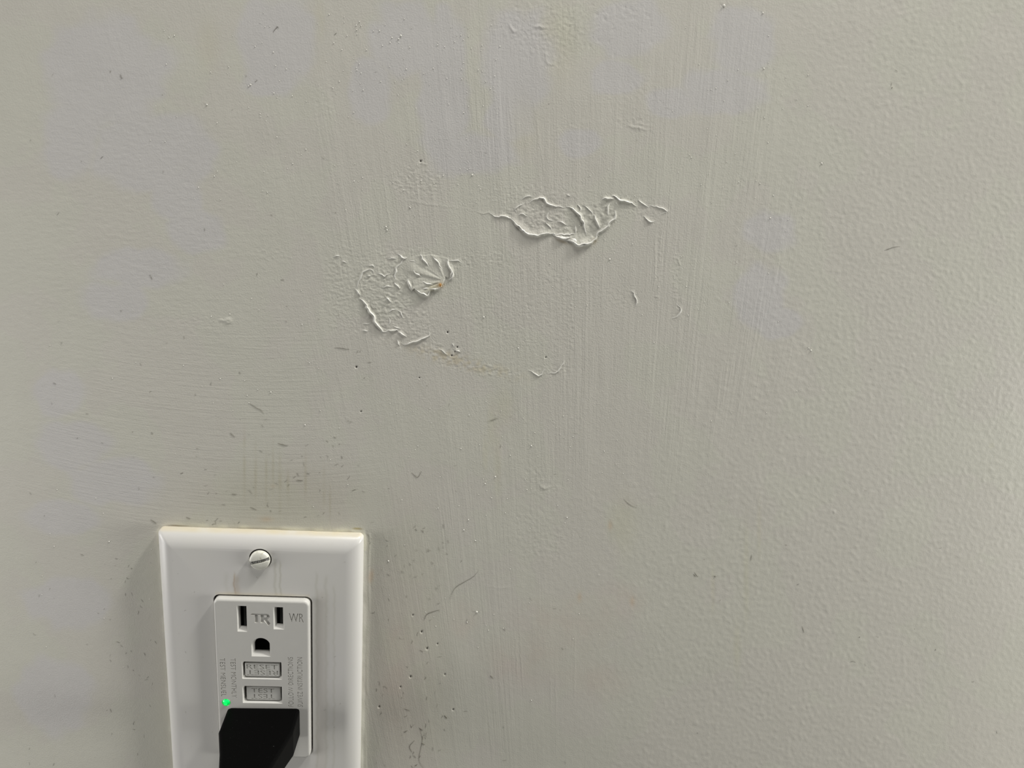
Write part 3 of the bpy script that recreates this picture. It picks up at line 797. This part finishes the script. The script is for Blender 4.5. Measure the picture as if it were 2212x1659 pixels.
def wrinkle(c, h):
    """a fine sharp fold of paint along a line of the relief"""
    c = c[::2] if len(c) > 8 else c
    n = len(c)
    if n < 3:
        return
    g = np.random.default_rng(int(c[0, 1] * 3 + n))
    prof_ = ((1.9, -0.02), (1.15, 0.30), (0.25, 0.85), (-0.35, 0.95), (-0.8, 0.40), (-1.1, -0.02))
    V, Fc = [], []
    K = len(prof_)
    for i in range(n):
        t = c[min(i + 1, n - 1)] - c[max(i - 1, 0)]
        t = t / (np.linalg.norm(t) + 1e-9)
        nn = np.array([t[1], -t[0]])
        e = min(1, min(i, n - 1 - i) / (0.3 * n + 1)) ** 0.8 * g.uniform(0.7, 1.15)
        amp_ = min(0.07 + 0.42 * h, 0.25) * e
        wd = (0.85 + 1.1 * min(h, .4)) * (0.3 + 0.7 * e)
        for (o_, z_) in prof_:
            p = c[i] + nn * o_ * wd
            V.append(on_wall(p[0], p[1], (h_at(*p) + z_ * amp_ - (0.03 if z_ < 0 else 0)) / 1000))
    for i in range(n - 1):
        for a in range(K - 1):
            Fc.append((i * K + a, (i + 1) * K + a, (i + 1) * K + a + 1, i * K + a + 1))
    from_py('paint_wrinkle', V, Fc, FOLD, wall, True)


for c, h in BEADS:
    wrinkle(c, h)


# --- paint grit (tiny bumps caught in the paint) and lint stuck to it
def grit():
    g = np.random.default_rng(77)
    spots = []
    for n, x0, x1, y0, y1 in ((70, 740, 1080, 40, 470), (26, 560, 760, 10, 420), (22, 300, 620, 20, 450), (40, 1450, 1750, 60, 480), (26, 1150, 1450, 350, 700), (20, 420, 700, 600, 900),
                              (45, 820, 1350, 850, 1120), (22, 830, 1300, 1120, 1400), (16, 60, 420, 700, 1500), (20, 1400, 1750, 480, 950), (10, 600, 1050, 880, 1100), (24, 760, 1090, 50, 250)):
        for _ in range(int(n * 1.6)):
            spots.append((g.uniform(x0, x1), g.uniform(y0, y1), g.uniform(0.11, 0.23)))
    spots += [(447, 226, .34), (541, 183, .3), (1564, 12, .5), (1775, 353, .36), (1664, 471, .3), (1020, 378, .36), (1317, 560, .38), (1045, 685, .34), (585, 847, .3), (659, 918, .3),
              (1030, 1322, .5), (1009, 1344, .3), (1225, 1118, .3), (1148, 1513, .3), (866, 77, .34), (861, 84, .3), (834, 490, .3), (836, 497, .3), (1070, 1030, .34), (1048, 1045, .3), (1148, 963, .34),
              (1752, 757, .34), (1747, 752, .24), (839, 1212, .35), (1120, 752, .28), (236, 1170, .3), (1002, 1145, .3), (1027, 1168, .3), (1012, 1123, .3), (1648, 28, .3), (1650, 148, .3)]
    # unit dome
    ring = [(cos(a * pi / 3), sin(a * pi / 3)) for a in range(6)]
    V, Fc = [], []
    for (x, y, r) in spots:
        b = len(V)
        base = on_wall(x, y, 0)
        lx, lz = (base[0] - OUT[0]) * 1000, (base[2] - OUT[2]) * 1000
        if abs(lx + 0.8) < 37 and lz < 59:
            continue
        hh = max(h_at(x, y), 0)
        r *= 0.85
        for rr_, zz in ((1.0, -0.1), (0.75, 0.5)):
            for (a, c_) in ring:
                V.append((base[0] + a * r * rr_ * g.uniform(.8, 1.2) / 1000, -(hh + r * zz) / 1000, base[2] + c_ * r * rr_ * g.uniform(.8, 1.2) / 1000))
        V.append((base[0], -(hh + r * 0.8) / 1000, base[2]))
        for a in range(6):
            c_ = (a + 1) % 6
            Fc.append((b + a, b + c_, b + 6 + c_, b + 6 + a))
            Fc.append((b + 6 + a, b + 6 + c_, b + 12))
    o = from_py('paint_grit', V, Fc, GRIT, wall, True)
    o['kind'] = 'stuff'


grit()


def fibres(name, lines, mat, parent, base_fn, rad=0.035):
    V, Fc = [], []
    for pts in lines:
        r = rad
        if isinstance(pts, tuple):
            pts, r = pts
        c = spline(pts, 3.0)
        P_ = [np.array(base_fn(p[0], p[1])) for p in c]
        n = len(P_)
        if n < 3:
            continue
        b = len(V)
        for i in range(n):
            t = P_[min(i + 1, n - 1)] - P_[max(i - 1, 0)]
            t /= np.linalg.norm(t) + 1e-12
            s = np.cross(t, (0, -1.0, 0))
            s /= np.linalg.norm(s) + 1e-12
            e = (0.35 + 0.65 * sin(pi * i / (n - 1))) * r / 1000
            V += [P_[i] + s * e, P_[i] + np.array((0, -1, 0)) * e * 1.4, P_[i] - s * e]
        for i in range(n - 1):
            for a in range(3):
                c_ = (a + 1) % 3
                Fc.append((b + 3 * i + a, b + 3 * i + c_, b + 3 * i + 3 + c_, b + 3 * i + 3 + a))
    o = from_py(name, V, Fc, mat, parent, False)
    o['kind'] = 'stuff'
    return o


lg = np.random.default_rng(5)
L = []


def rand_fibre(x, y, ln, ang):
    a = ang + lg.normal() * 0.5
    p = [(x, y)]
    for _ in range(3):
        a += lg.normal() * 0.45
        p.append((p[-1][0] + cos(a) * ln / 3, p[-1][1] + sin(a) * ln / 3))
    return (p, lg.uniform(0.015, 0.042))


for n, x0, x1, y0, y1, ang, lm in ((45, 440, 800, 985, 1135, 0.1, 11), (16, 500, 780, 900, 1010, 0.1, 10), (34, 235, 340, 1200, 1659, 1.2, 9), (60, 798, 960, 1130, 1659, 1.2, 10), (22, 820, 1000, 1130, 1260, 1.0, 9),
                                   (10, 960, 1300, 1150, 1659, 1.0, 10), (22, 60, 470, 690, 1120, 0.8, 8), (16, 60, 330, 1140, 1659, 1.2, 9), (14, 60, 700, 20, 500, 1.2, 8), (10, 700, 1400, 820, 1100, .4, 10),
                                   (16, 1500, 2180, 60, 1600, .8, 8), (10, 700, 1400, 60, 500, 1, 6), (8, 600, 800, 560, 820, 0, 8), (12, 885, 925, 1560, 1659, 1.4, 12)):
    for _ in range(n):
        L.append(rand_fibre(lg.uniform(x0, x1), lg.uniform(y0, y1), lg.uniform(0.35, 1.1) * lm, ang))
L += [([(1033, 1234), (1022, 1246), (1003, 1257), (985, 1268), (975, 1284), (973, 1296)], .04), ([(950, 1317), (936, 1321), (922, 1327), (916, 1340)], .06), ([(722, 751), (738, 752), (755, 755)], .05),
      ([(537, 870), (552, 880), (563, 886), (570, 894)], .045), ([(497, 935), (502, 940), (508, 944)], .06), ([(600, 957), (612, 961), (622, 963)], .07), ([(640, 1037), (655, 1038)], .07), ([(500, 1067), (512, 1068)], .07),
      ([(1060, 908), (1075, 902)], .03), ([(889, 1021), (902, 1031), (910, 1018)], .05), ([(1347, 1078), (1360, 1090), (1375, 1097)], .035), ([(1052, 911), (1078, 903)], .03),
      ([(600, 57), (592, 66), (590, 70)], .05), ([(597, 56), (602, 61)], .05), ([(727, 71), (722, 75)], .06), ([(260, 160), (262, 168), (265, 169)], .06), ([(238, 152), (239, 157)], .05), ([(1928, 188), (1926, 191)], .1), ([(1927, 178), (1925, 186)], .05),
      ([(1915, 540), (1930, 534), (1945, 532)], .035), ([(1910, 541), (1925, 536)], .03), ([(1849, 1431), (1843, 1428), (1836, 1430)], .04), ([(1733, 1353), (1737, 1367)], .05), ([(1624, 1198), (1622, 1212)], .05), ([(1856, 1378), (1858, 1375)], .07),
      ([(323, 593), (327, 600), (329, 604)], .045), ([(556, 589), (554, 597)], .045), ([(606, 605), (611, 604), (614, 606)], .045), ([(260, 670), (263, 673)], .05), ([(516, 803), (520, 808)], .045), ([(456, 825), (455, 833)], .04),
      ([(540, 1095), (555, 1102)], .05), ([(390, 1023), (396, 1021)], .08), ([(1060, 1460), (1066, 1466)], .06), ([(1500, 1236), (1505, 1243), (1508, 1246)], .05), ([(1544, 1244), (1545, 1247)], .12), ([(1498, 1240), (1503, 1246)], .06),
      ([(908, 1575), (912, 1600), (905, 1640), (915, 1659)], .035), ([(895, 1600), (885, 1612), (890, 1625)], .06), ([(906, 1572), (913, 1578)], .10), ([(910, 1605), (918, 1608)], .10), ([(872, 1582), (880, 1578)], .09),
      ([(960, 1545), (966, 1552)], .10), ([(896, 1655), (901, 1651)], .10), ([(872, 1530), (886, 1535)], .05), ([(1059, 1459), (1064, 1464)], .08), ([(325, 1122), (332, 1127), (338, 1132)], .06), ([(340, 1137), (343, 1134)], .05), ([(402, 1117), (411, 1121)], .07)]
def clear(item):
    for (x, y) in item[0]:
        w_ = on_wall(x, y, 0)
        if abs((w_[0] - OUT[0]) * 1000 + 0.8) < 36.5 and (w_[2] - OUT[2]) * 1000 < 58:
            return False
    return True


L = [i for i in L if clear(i)]
fibres('dust_lint', L, LINT, wall, lambda x, y: on_wall(x, y, (max(h_at(x, y), 0) + 0.03) / 1000))
# rust-coloured crumb in the torn scrap
cc = on_wall(*Z4((1500, 640))[0], 0.0009)
bm = bmesh.new()
bmesh.ops.create_icosphere(bm, subdivisions=2, radius=0.00036, matrix=Matrix.Translation(Vector(cc)) @ Matrix.Diagonal((0.8, 0.8, 1.6, 1)))
for v in bm.verts:
    v.co += Vector(lg.normal(size=3) * 0.00006)
me = bpy.data.meshes.new('rust_crumb')
bm.to_mesh(me)
o = mesh_obj('rust_crumb', me, RUST, wall)
o['label'] = 'tiny rust-brown crumb in the torn paint'

# ------------------------------------------------------------------ the outlet, modelled in millimetres: x right, z up, y = -height off the wall
outlet = bpy.data.objects.new('electrical_outlet', None)
COL.objects.link(outlet)
outlet.location = OUT
outlet.scale = (0.001, 0.001, 0.001)
outlet.empty_display_size = 10
outlet['label'] = 'white rectangular wall outlet with cover plate, RESET and TEST buttons and green light'
outlet['category'] = 'outlet'


def rrect(cx_, cz_, hx, hz, r, seg=8):
    pts = []
    for (sx_, sz_, a0) in ((1, 1, 0), (-1, 1, 90), (-1, -1, 180), (1, -1, 270)):
        for k in range(seg + 1):
            a = radians(a0 + 90 * k / seg)
            pts.append((cx_ + sx_ * (hx - r) + r * cos(a), cz_ + sz_ * (hz - r) + r * sin(a)))
    return pts


def rings_mesh(name, rings, cap0=True, cap1=True):
    """rings: list of (pts2d, height); lofted, outward"""
    V, Fc = [], []
    n = len(rings[0][0])
    for pts, h in rings:
        V += [(p[0], -h, p[1]) for p in pts]
    for i in range(len(rings) - 1):
        for k in range(n):
            k2 = (k + 1) % n
            Fc.append((i * n + k, i * n + k2, (i + 1) * n + k2, (i + 1) * n + k))
    if cap0:
        Fc.append(tuple(reversed(range(n))))
    if cap1:
        Fc.append(tuple(range((len(rings) - 1) * n, len(rings) * n)))
    me = bpy.data.meshes.new(name)
    me.from_pydata(V, [], Fc)
    me.update()
    bm = bmesh.new()
    bm.from_mesh(me)
    bmesh.ops.recalc_face_normals(bm, faces=bm.faces)
    bm.to_mesh(me)
    bm.free()
    return me


def cut(me_base, cutters):
    """boolean difference with the joined cutters, returns a new mesh"""
    bo = bpy.data.objects.new('base_tmp', me_base)
    COL.objects.link(bo)
    tmp = []
    for c in cutters:
        co_ = bpy.data.objects.new('cut_tmp', c)
        COL.objects.link(co_)
        tmp.append(co_)
        md = bo.modifiers.new('b', 'BOOLEAN')
        md.operation = 'DIFFERENCE'
        md.solver = 'EXACT'
        md.object = co_
    bpy.context.view_layer.update()
    dg = bpy.context.evaluated_depsgraph_get()
    res = bpy.data.meshes.new_from_object(bo.evaluated_get(dg))
    for o_ in tmp + [bo]:
        bpy.data.objects.remove(o_)
    return res


def letters(lines, depth_top, depth):
    """text as one closed mesh; lines: (string, x, z, width, height, angle deg, stroke offset)"""
    bm = bmesh.new()
    for (s, x, z, w_, h_, ang, off) in lines:
        cu = bpy.data.curves.new('t', 'FONT')
        cu.body = s
        cu.size = 1.0
        cu.offset = off
        cu.resolution_u = 3
        cu.extrude = 0.5
        cu.fill_mode = 'BOTH'
        to = bpy.data.objects.new('t', cu)
        COL.objects.link(to)
        bpy.context.view_layer.update()
        me_ = bpy.data.meshes.new_from_object(to.evaluated_get(bpy.context.evaluated_depsgraph_get()))
        bpy.data.objects.remove(to)
        c = np.array([v.co[:] for v in me_.vertices])
        lo, hi = c.min(0), c.max(0)
        sx_, sz_ = w_ / (hi[0] - lo[0]), h_ / (hi[1] - lo[1])
        a = radians(ang)
        for v in me_.vertices:
            u = (v.co[0] - (lo[0] + hi[0]) / 2) * sx_
            t = (v.co[1] - (lo[1] + hi[1]) / 2) * sz_
            hh = depth_top if v.co[2] > 0 else depth_top - depth
            v.co = (x + u * cos(a) - t * sin(a), -hh, z + u * sin(a) + t * cos(a))
        bm.from_mesh(me_)
    bmesh.ops.remove_doubles(bm, verts=bm.verts, dist=0.0005)
    bmesh.ops.recalc_face_normals(bm, faces=bm.faces)
    r = bpy.data.meshes.new('letters')
    bm.to_mesh(r)
    bm.free()
    return r


def frustum(name, outer, inner, h0, h1, hdeep):
    """outer outline at h0, inner outline at h1, straight on to hdeep"""
    return rings_mesh(name, [(inner, hdeep), (inner, h1), (outer, h0), ([(p[0] + (p[0] - q_[0]) * .35, p[1] + (p[1] - q_[1]) * .35) for p, q_ in zip(outer, inner)], h0 + (h0 - h1) * .35)])


FACE = 7.7
PLATE_H = 5.5
# cover plate
cxp, czp, hxp, hzp = PLC
prof = [(0.0, 0.0), (0.0, 1.6), (0.12, 2.2), (0.4, 2.8), (0.8, 3.35), (1.3, 3.85), (1.9, 4.3), (2.6, 4.7), (3.4, 5.05), (4.3, 5.32), (5.2, 5.46), (6.0, PLATE_H)]
rings = [(rrect(cxp, czp, hxp - i, hzp - i, max(1.7 - 0.25 * i, 0.35), 6), h) for i, h in prof]
hole = rrect(0.05, 0.0, 17.35, 34.1, 2.3, 6)
rings += [(hole, PLATE_H), (rrect(0.05, 0.0, 17.45, 34.2, 2.3, 6), PLATE_H - 0.12), (rrect(0.05, 0.0, 17.45, 34.2, 2.3, 6), 0.3), ]
pm = rings_mesh('cover_plate', rings + [(rings[0][0], 0.0)], False, False)
SCX, SCZ = -0.55, 48.3


def disc(cx_, cz_, r, n=40):
    return [(cx_ + r * cos(2 * pi * k / n), cz_ + r * sin(2 * pi * k / n)) for k in range(n)]


bm = bmesh.new()
bm.from_mesh(pm)
bmesh.ops.remove_doubles(bm, verts=bm.verts, dist=0.0005)
bmesh.ops.recalc_face_normals(bm, faces=bm.faces)
bm.to_mesh(pm)
bm.free()
holes = [frustum('c', disc(SCX, s * SCZ + .12, 3.95), disc(SCX, s * SCZ + .12, 3.9), PLATE_H, PLATE_H - 0.5, 0.6) for s in (1, -1)]
pm2 = cut(pm, holes)
pm2.name = 'cover_plate'
plate = mesh_obj('cover_plate', pm2, PLATE, outlet)
plate['label'] = 'white plastic cover plate with dried drips'
# smooth only the curved rim
pm2.polygons.foreach_set('use_smooth', [True] * len(pm2.polygons))
with_angle = [e for e in pm2.edges]
bm = bmesh.new()
bm.from_mesh(pm2)
for e in bm.edges:
    if len(e.link_faces) == 2 and e.calc_face_angle(0) > radians(25):
        e.smooth = False
bm.to_mesh(pm2)
bm.free()


def screw(cx_, cz_, tilt):
    r = 3.5
    base = PLATE_H + 0.25
    rr_ = [(disc(cx_, cz_, 2.4), PLATE_H - 1.5), (disc(cx_, cz_, r), PLATE_H - 0.15), (disc(cx_, cz_, r), base + 0.75)]
    for k in range(1, 8):
        a = k / 7 * pi / 2
        rr_.append((disc(cx_, cz_, max(r * (0.5 * cos(a) + 0.5 * cos(a) ** .35), 0.02)), base + 0.75 + 0.85 * sin(a)))
    m_ = rings_mesh('screw_head', rr_)
    a = radians(tilt)
    bx = []
    for (u, v) in ((-5, -.66), (5, -.66), (5, .66), (-5, .66)):
        bx.append((cx_ + u * cos(a) - v * sin(a), cz_ + u * sin(a) + v * cos(a)))
    slot = rings_mesh('s', [(bx, base + 0.35), (bx, base + 4)])
    h = cut(m_, [slot])
    so = mesh_obj('screw', h, SCREW, outlet)
    so['label'] = 'slotted cover screw with chipped white paint'
    h.polygons.foreach_set('use_smooth', [True] * len(h.polygons))
    bm = bmesh.new()
    bm.from_mesh(h)
    for e in bm.edges:
        if len(e.link_faces) == 2 and e.calc_face_angle(0) > radians(28):
            e.smooth = False
    bm.to_mesh(h)
    bm.free()
    # bare metal at the bottom of the slot, scraped
    g = np.random.default_rng(3)
    n = 22
    V, Fc = [], []
    for i in range(n + 1):
        u = -3.3 + 6.6 * i / n
        for k, v in enumerate((-0.65, -0.3, 0.05, 0.35, 0.65)):
            hh = base + 0.37 + g.uniform(0, 0.11) + (0.35 if k == 0 else 0) * g.uniform(.3, 1)
            V.append((cx_ + u * cos(a) - v * sin(a), -hh, cz_ + u * sin(a) + v * cos(a)))
    for i in range(n):
        for k in range(4):
            Fc.append((i * 5 + k, i * 5 + 5 + k, i * 5 + 6 + k, i * 5 + 1 + k))
    s = from_py('screw_slot', V, Fc, METAL, so)
    s['label'] = 'scraped bare metal slot'
    return so


s1 = screw(SCX, SCZ, 16)
s2 = screw(SCX, -SCZ, 70)
s1['label'] = 'upper slotted cover screw with chipped white paint'
s2['label'] = 'lower slotted cover screw'

# receptacle body with rounded edge
DX, DZ = 16.75, 33.5
rings = [(rrect(0, 0, DX, DZ, 2.1, 6), 0.6), (rrect(0, 0, DX, DZ, 2.1, 6), FACE - 0.9)]
for k in range(1, 6):
    a = k / 5 * pi / 2
    rings.append((rrect(0, 0, DX - 0.9 * (1 - cos(a)), DZ - 0.9 * (1 - cos(a)), 2.1 - 0.9 * (1 - cos(a)), 6), FACE - 0.9 + 0.9 * sin(a)))
body = rings_mesh('receptacle', rings)


def R4(x0, x1, z0, z1):
    return [(x1, z1), (x0, z1), (x0, z0), (x1, z0)]


def dshape(cx_, cz_, r, zb, n=14):
    return [(cx_ + r * cos(pi * k / n), cz_ + r * sin(pi * k / n)) for k in range(n + 1)] + [(cx_ - r, zb), (cx_ + r, zb)]


cutters = []
for dz in (0.0, -43.0):
    cutters.append(frustum('c', R4(-8.6, -5.0, 20.6 + dz, 31.0 + dz), R4(-7.9, -5.7, 21.7 + dz, 30.3 + dz), FACE, FACE - 1.5, 1.0))
    cutters.append(frustum('c', R4(4.1, 7.9, 21.9 + dz, 30.9 + dz), R4(4.9, 7.1, 23.0 + dz, 29.9 + dz), FACE, FACE - 1.5, 1.0))
    cutters.append(frustum('c', dshape(-0.5, 14.8 + dz, 3.4, 10.5 + dz), dshape(-0.45, 14.7 + dz, 2.7, 11.8 + dz), FACE, FACE - 1.5, 1.0))
cutters.append(frustum('c', R4(-7.5, 6.8, 1.0, 8.3), R4(-7.0, 6.35, 1.5, 7.9), FACE, FACE - 0.9, FACE - 2.6))
cutters.append(frustum('c', R4(-7.6, 6.9, -9.3, -2.0), R4(-7.1, 6.4, -8.8, -2.4), FACE, FACE - 0.9, FACE - 2.6))
cutters.append(rings_mesh('c', [(disc(-13.6, -9.3, 1.55, 24), 6.5), (disc(-13.6, -9.3, 1.55, 24), 9)]))
txt = letters([('WR', 12.2, 26.7, 5.2, 3.6, 0, 0.0),
               ('TEST MENSUEL', -14.35, 1.3, 16.2, 1.85, -90, 0.0), ('TEST MONTHLY', -10.6, 1.1, 16.6, 1.85, -90, 0.0),
               ('FOLLOW DIRECTIONS', 9.85, -0.1, 21.2, 1.85, 90, 0.0), ('SUIVEZ INSTRUCTION', 13.2, -0.1, 21.2, 1.85, 90, 0.0)], FACE + 0.2, 0.2 + 0.22)


# the joined TR mark: two stems under one bar, bowl and long leg
def tr_mark():
    z0, z1 = 24.3, 28.1
    polys = [[(-3.4, z1), (-3.95, z1 - .75), (-2.45, z1 - .75), (-2.45, z0), (-1.25, z0), (-1.25, z1 - .75), (-0.45, z1 - .75), (-0.45, z0), (0.75, z0), (0.75, z0 + 1.05), (2.3, z0 - 1.05), (3.1, z0 - .1),
              (2.1, z0 + 1.25), (2.75, z0 + 1.9), (2.85, z0 + 2.9), (2.3, z1 - .15), (1.7, z1)]]
    ms = [rings_mesh('t', [(p, FACE - 0.34), (p, FACE + 0.3)]) for p in polys]
    return ms


def small_island():
    p = [(0.85, 26.55), (1.65, 26.55), (1.75, 27.0), (1.6, 27.25), (0.85, 27.25)]
    return rings_mesh('island', [(p, FACE - 0.36), (p, FACE)])


rec_me = cut(body, cutters + tr_mark())
try:
    r2_ = cut(rec_me.copy(), [txt])
    if len(r2_.polygons) > len(rec_me.polygons):
        rec_me = r2_
except Exception:
    pass
rec_me.name = 'receptacle'
rec = mesh_obj('receptacle', rec_me, RECEPT, outlet)
rec['label'] = 'off-white receptacle face with engraved lettering'
rec_me.polygons.foreach_set('use_smooth', [False] * len(rec_me.polygons))
isl = mesh_obj('letter_counter', small_island(), RECEPT, rec)

# solid black blocks put in for the shade deep in the slots, and metal contacts
for dz in (0.0, -43.0):
    for (x0, x1, z0, z1) in ((-8.0, -5.6, 21.5, 30.4), (4.8, 7.2, 22.8, 30.0)):
        pl_ = rings_mesh('contact', [(R4(x0 + .12, x1 - .12, z0 + .12 + dz, z1 - .12 + dz), 1.05), (R4(x0 + .12, x1 - .12, z0 + .12 + dz, z1 - .12 + dz), 5.6)])
        mesh_obj('slot_shade_block', pl_, SLOT_SHADE, rec)
        cc_ = (x0 + x1) / 2 + 0.25
        pl_ = rings_mesh('contact', [(R4(cc_ - .2, cc_ + .6, z0 + .5 + dz, z1 - .5 + dz), 5.5), (R4(cc_ - .2, cc_ + .6, z0 + .5 + dz, z1 - .5 + dz), 5.75)])
        mesh_obj('contact', pl_, CONTACT, rec)
    pl_ = rings_mesh('contact', [(dshape(-0.45, 14.7 + dz, 2.6, 11.9 + dz), 1.05), (dshape(-0.45, 14.7 + dz, 2.6, 11.9 + dz), 5.4)])
    mesh_obj('slot_shade_block', pl_, SLOT_SHADE, rec)


def button(name, x0, x1, z0, z1, top, lines, label):
    cx_, cz_, hx, hz = (x0 + x1) / 2, (z0 + z1) / 2, (x1 - x0) / 2, (z1 - z0) / 2
    rr_ = [(rrect(cx_, cz_, hx, hz, .35, 4), FACE - 2.6), (rrect(cx_, cz_, hx, hz, .35, 4), top - .3), (rrect(cx_, cz_, hx - .1, hz - .1, .35, 4), top - .1), (rrect(cx_, cz_, hx - .28, hz - .28, .3, 4), top)]
    b = rings_mesh(name, rr_)
    r = cut(b.copy(), [letters(lines, top + 0.2, 0.2 + 0.20)])
    if len(r.polygons) <= len(b.polygons):
        r = b
    o_ = mesh_obj(name, r, BUTTON, outlet)
    r.polygons.foreach_set('use_smooth', [False] * len(r.polygons))
    o_['label'] = label
    return o_


button('reset_button', -6.55, 5.95, 1.9, 7.45, FACE - 0.25, [('RESET', -0.35, 5.9, 11.2, 2.05, 0, 0), ('RESET', -0.35, 3.45, 11.2, 2.05, 180, 0)], 'RESET button, lettered upright and upside down')
button('test_button', -6.35, 6.0, -8.45, -2.85, FACE - 0.55, [('TEST', -0.4, -4.3, 8.4, 2.0, 0, 0), ('TEST', -0.4, -6.85, 8.4, 2.0, 180, 0)], 'TEST button, lettered upright and upside down')
bm = bmesh.new()
bmesh.ops.create_uvsphere(bm, u_segments=24, v_segments=12, radius=1.42, matrix=Matrix.Translation((-13.6, -(FACE - 0.45), -9.3)) @ Matrix.Diagonal((1, 0.62, 1, 1)))
me = bpy.data.meshes.new('indicator_light')
bm.to_mesh(me)
bm.free()
o = mesh_obj('indicator_light', me, LED, outlet, True)
o['label'] = 'glowing green indicator light'
# dust on the plate
LP = []
for _ in range(70):
    LP.append(rand_fibre(lg.uniform(-32, 32), lg.uniform(-50, 56), 1, lg.uniform(0, 3)))
V, Fc = [], []
for _ in range(46):
    x, z = lg.uniform(-33, 31), lg.uniform(-45, 55)
    if abs(x) < 18.5 and z < 35:
        continue
    ee = min(35.6 - abs(x + .8), 57.2 - z)
    h = np.interp(max(ee, 0), [p[0] for p in prof], [p[1] for p in prof]) + 0.02
    if ee < 1.2:
        continue
    a = lg.uniform(0, 6.28)
    p = [(x, z)]
    ln = lg.uniform(0.2, 0.9)
    for _k in range(3):
        a += lg.normal() * .5
        p.append((p[-1][0] + cos(a) * ln / 3, p[-1][1] + sin(a) * ln / 3))
    b = len(V)
    for (u, v) in p:
        V += [(u - .018, -h, v), (u, -h - .02, v + .015), (u + .018, -h, v - .018)]
    for i in range(3):
        for k in range(3):
            c_ = (k + 1) % 3
            Fc.append((b + 3 * i + k, b + 3 * i + c_, b + 3 * i + 3 + c_, b + 3 * i + 3 + k))
o = from_py('dust_lint', V, Fc, LINT, plate)
o['kind'] = 'stuff'

# ------------------------------------------------------------------ the black plug in the lower socket
plug = bpy.data.objects.new('power_plug', None)
COL.objects.link(plug)
plug.location = OUT
plug.scale = (0.001, 0.001, 0.001)
plug.empty_display_size = 10
plug['label'] = 'black faceted power plug pushed into the lower socket of the white outlet'
plug['category'] = 'plug'


def sect(x0, x1, z0, z1, c):
    """outline with rounded upper and cut lower corners"""
    return [(x1, z1 - .9), (x1 - .25, z1 - .25), (x1 - .9, z1), (x0 + 1.2, z1 - .25), (x0 + .35, z1 - .6), (x0, z1 - 1.4), (x0, z0 + c), (x0 + c * .8, z0), (x1 - c * .8, z0), (x1, z0 + c)]


rg = [(sect(-13.0, 12.9, -23.9, -11.2, 1.8), FACE + 0.12), (sect(-13.2, 13.1, -24.1, -11.2, 1.8), FACE + 0.5), (sect(-13.1, 13.0, -24.1, -12.0, 1.8), 19.0),
      (sect(-9.8, 10.9, -23.3, -12.2, 2.2), 29.0), (sect(-7.4, 9.0, -22.8, -12.2, 2.4), 38.0), (sect(-7.0, 8.6, -22.4, -12.6, 2.6), 40.0), (sect(-6.0, 7.6, -21.8, -13.4, 2.6), 40.8)]
pb = rings_mesh('plug_body', rg)
pbo = mesh_obj('plug_body', pb, PLUG, plug)
bv = pbo.modifiers.new('bevel', 'BEVEL')
bv.width = 0.35
bv.segments = 2
bv.limit_method = 'ANGLE'
bv.angle_limit = radians(20)
for (x0, x1) in ((-7.5, -6.0), (5.25, 6.75)):
    pr = rings_mesh('prong', [(R4(x0, x1, -20.7, -14.3), 4.8), (R4(x0, x1, -20.7, -14.3), FACE + 0.6)])
    mesh_obj('prong', pr, METAL, plug)
# cord leaving the plug downwards, out of the frame
V, Fc = [], []
path = [(0.8, 38.5, -17.5), (0.8, 45.0, -19.0), (0.9, 49.5, -26.0), (1.0, 50.5, -40.0), (1.2, 49.0, -60.0)]
cpts = []
for i in range(len(path) - 1):
    a, b = np.array(path[i]), np.array(path[i + 1])
    for t in np.linspace(0, 1, 4, endpoint=False):
        cpts.append(a + (b - a) * t)
cpts.append(np.array(path[-1]))
for i, p in enumerate(cpts):
    t = cpts[min(i + 1, len(cpts) - 1)] - cpts[max(i - 1, 0)]
    t = t / np.linalg.norm(t)
    s = np.array((1.0, 0, 0))
    u = np.cross(t, s)
    r = 3.4 - 1.2 * min(1, i / 6)
    for k in range(12):
        a = 2 * pi * k / 12
        v = p + (s * cos(a) + u * sin(a)) * r
        V.append((v[0], -v[1], v[2]))
for i in range(len(cpts) - 1):
    for k in range(12):
        k2 = (k + 1) % 12
        Fc.append((i * 12 + k, i * 12 + k2, (i + 1) * 12 + k2, (i + 1) * 12 + k))
Fc += [tuple(range(12)), tuple(reversed(range(len(V) - 12, len(V))))]
from_py('cord', V, Fc, PLUG, plug, True)
V, Fc = [], []
for _ in range(60):
    x, h = lg.uniform(-11, 10), lg.uniform(9, 36)
    z = -12.15 + (19 - h) / 19 * .8 if h < 19 else -12.05
    a = lg.uniform(0, 6.28)
    ln = lg.choice([0.05, 0.06, 0.05, 0.06, 0.25])
    b = len(V)
    dx, dh = cos(a) * ln, sin(a) * ln
    V += [(x - dx, -(h - dh), z + .12), (x + dh * .1 + .03, -(h - dx * .1 + .03), z + .17), (x + dx, -(h + dh), z + .12), (x - .03, -(h - .03), z + .14)]
    Fc.append((b, b + 1, b + 2, b + 3))
o = from_py('dust_lint', V, Fc, plain('pale_dust', (0.20, 0.20, 0.19, 1), 0.9, 0.1), plug)
o['kind'] = 'stuff'
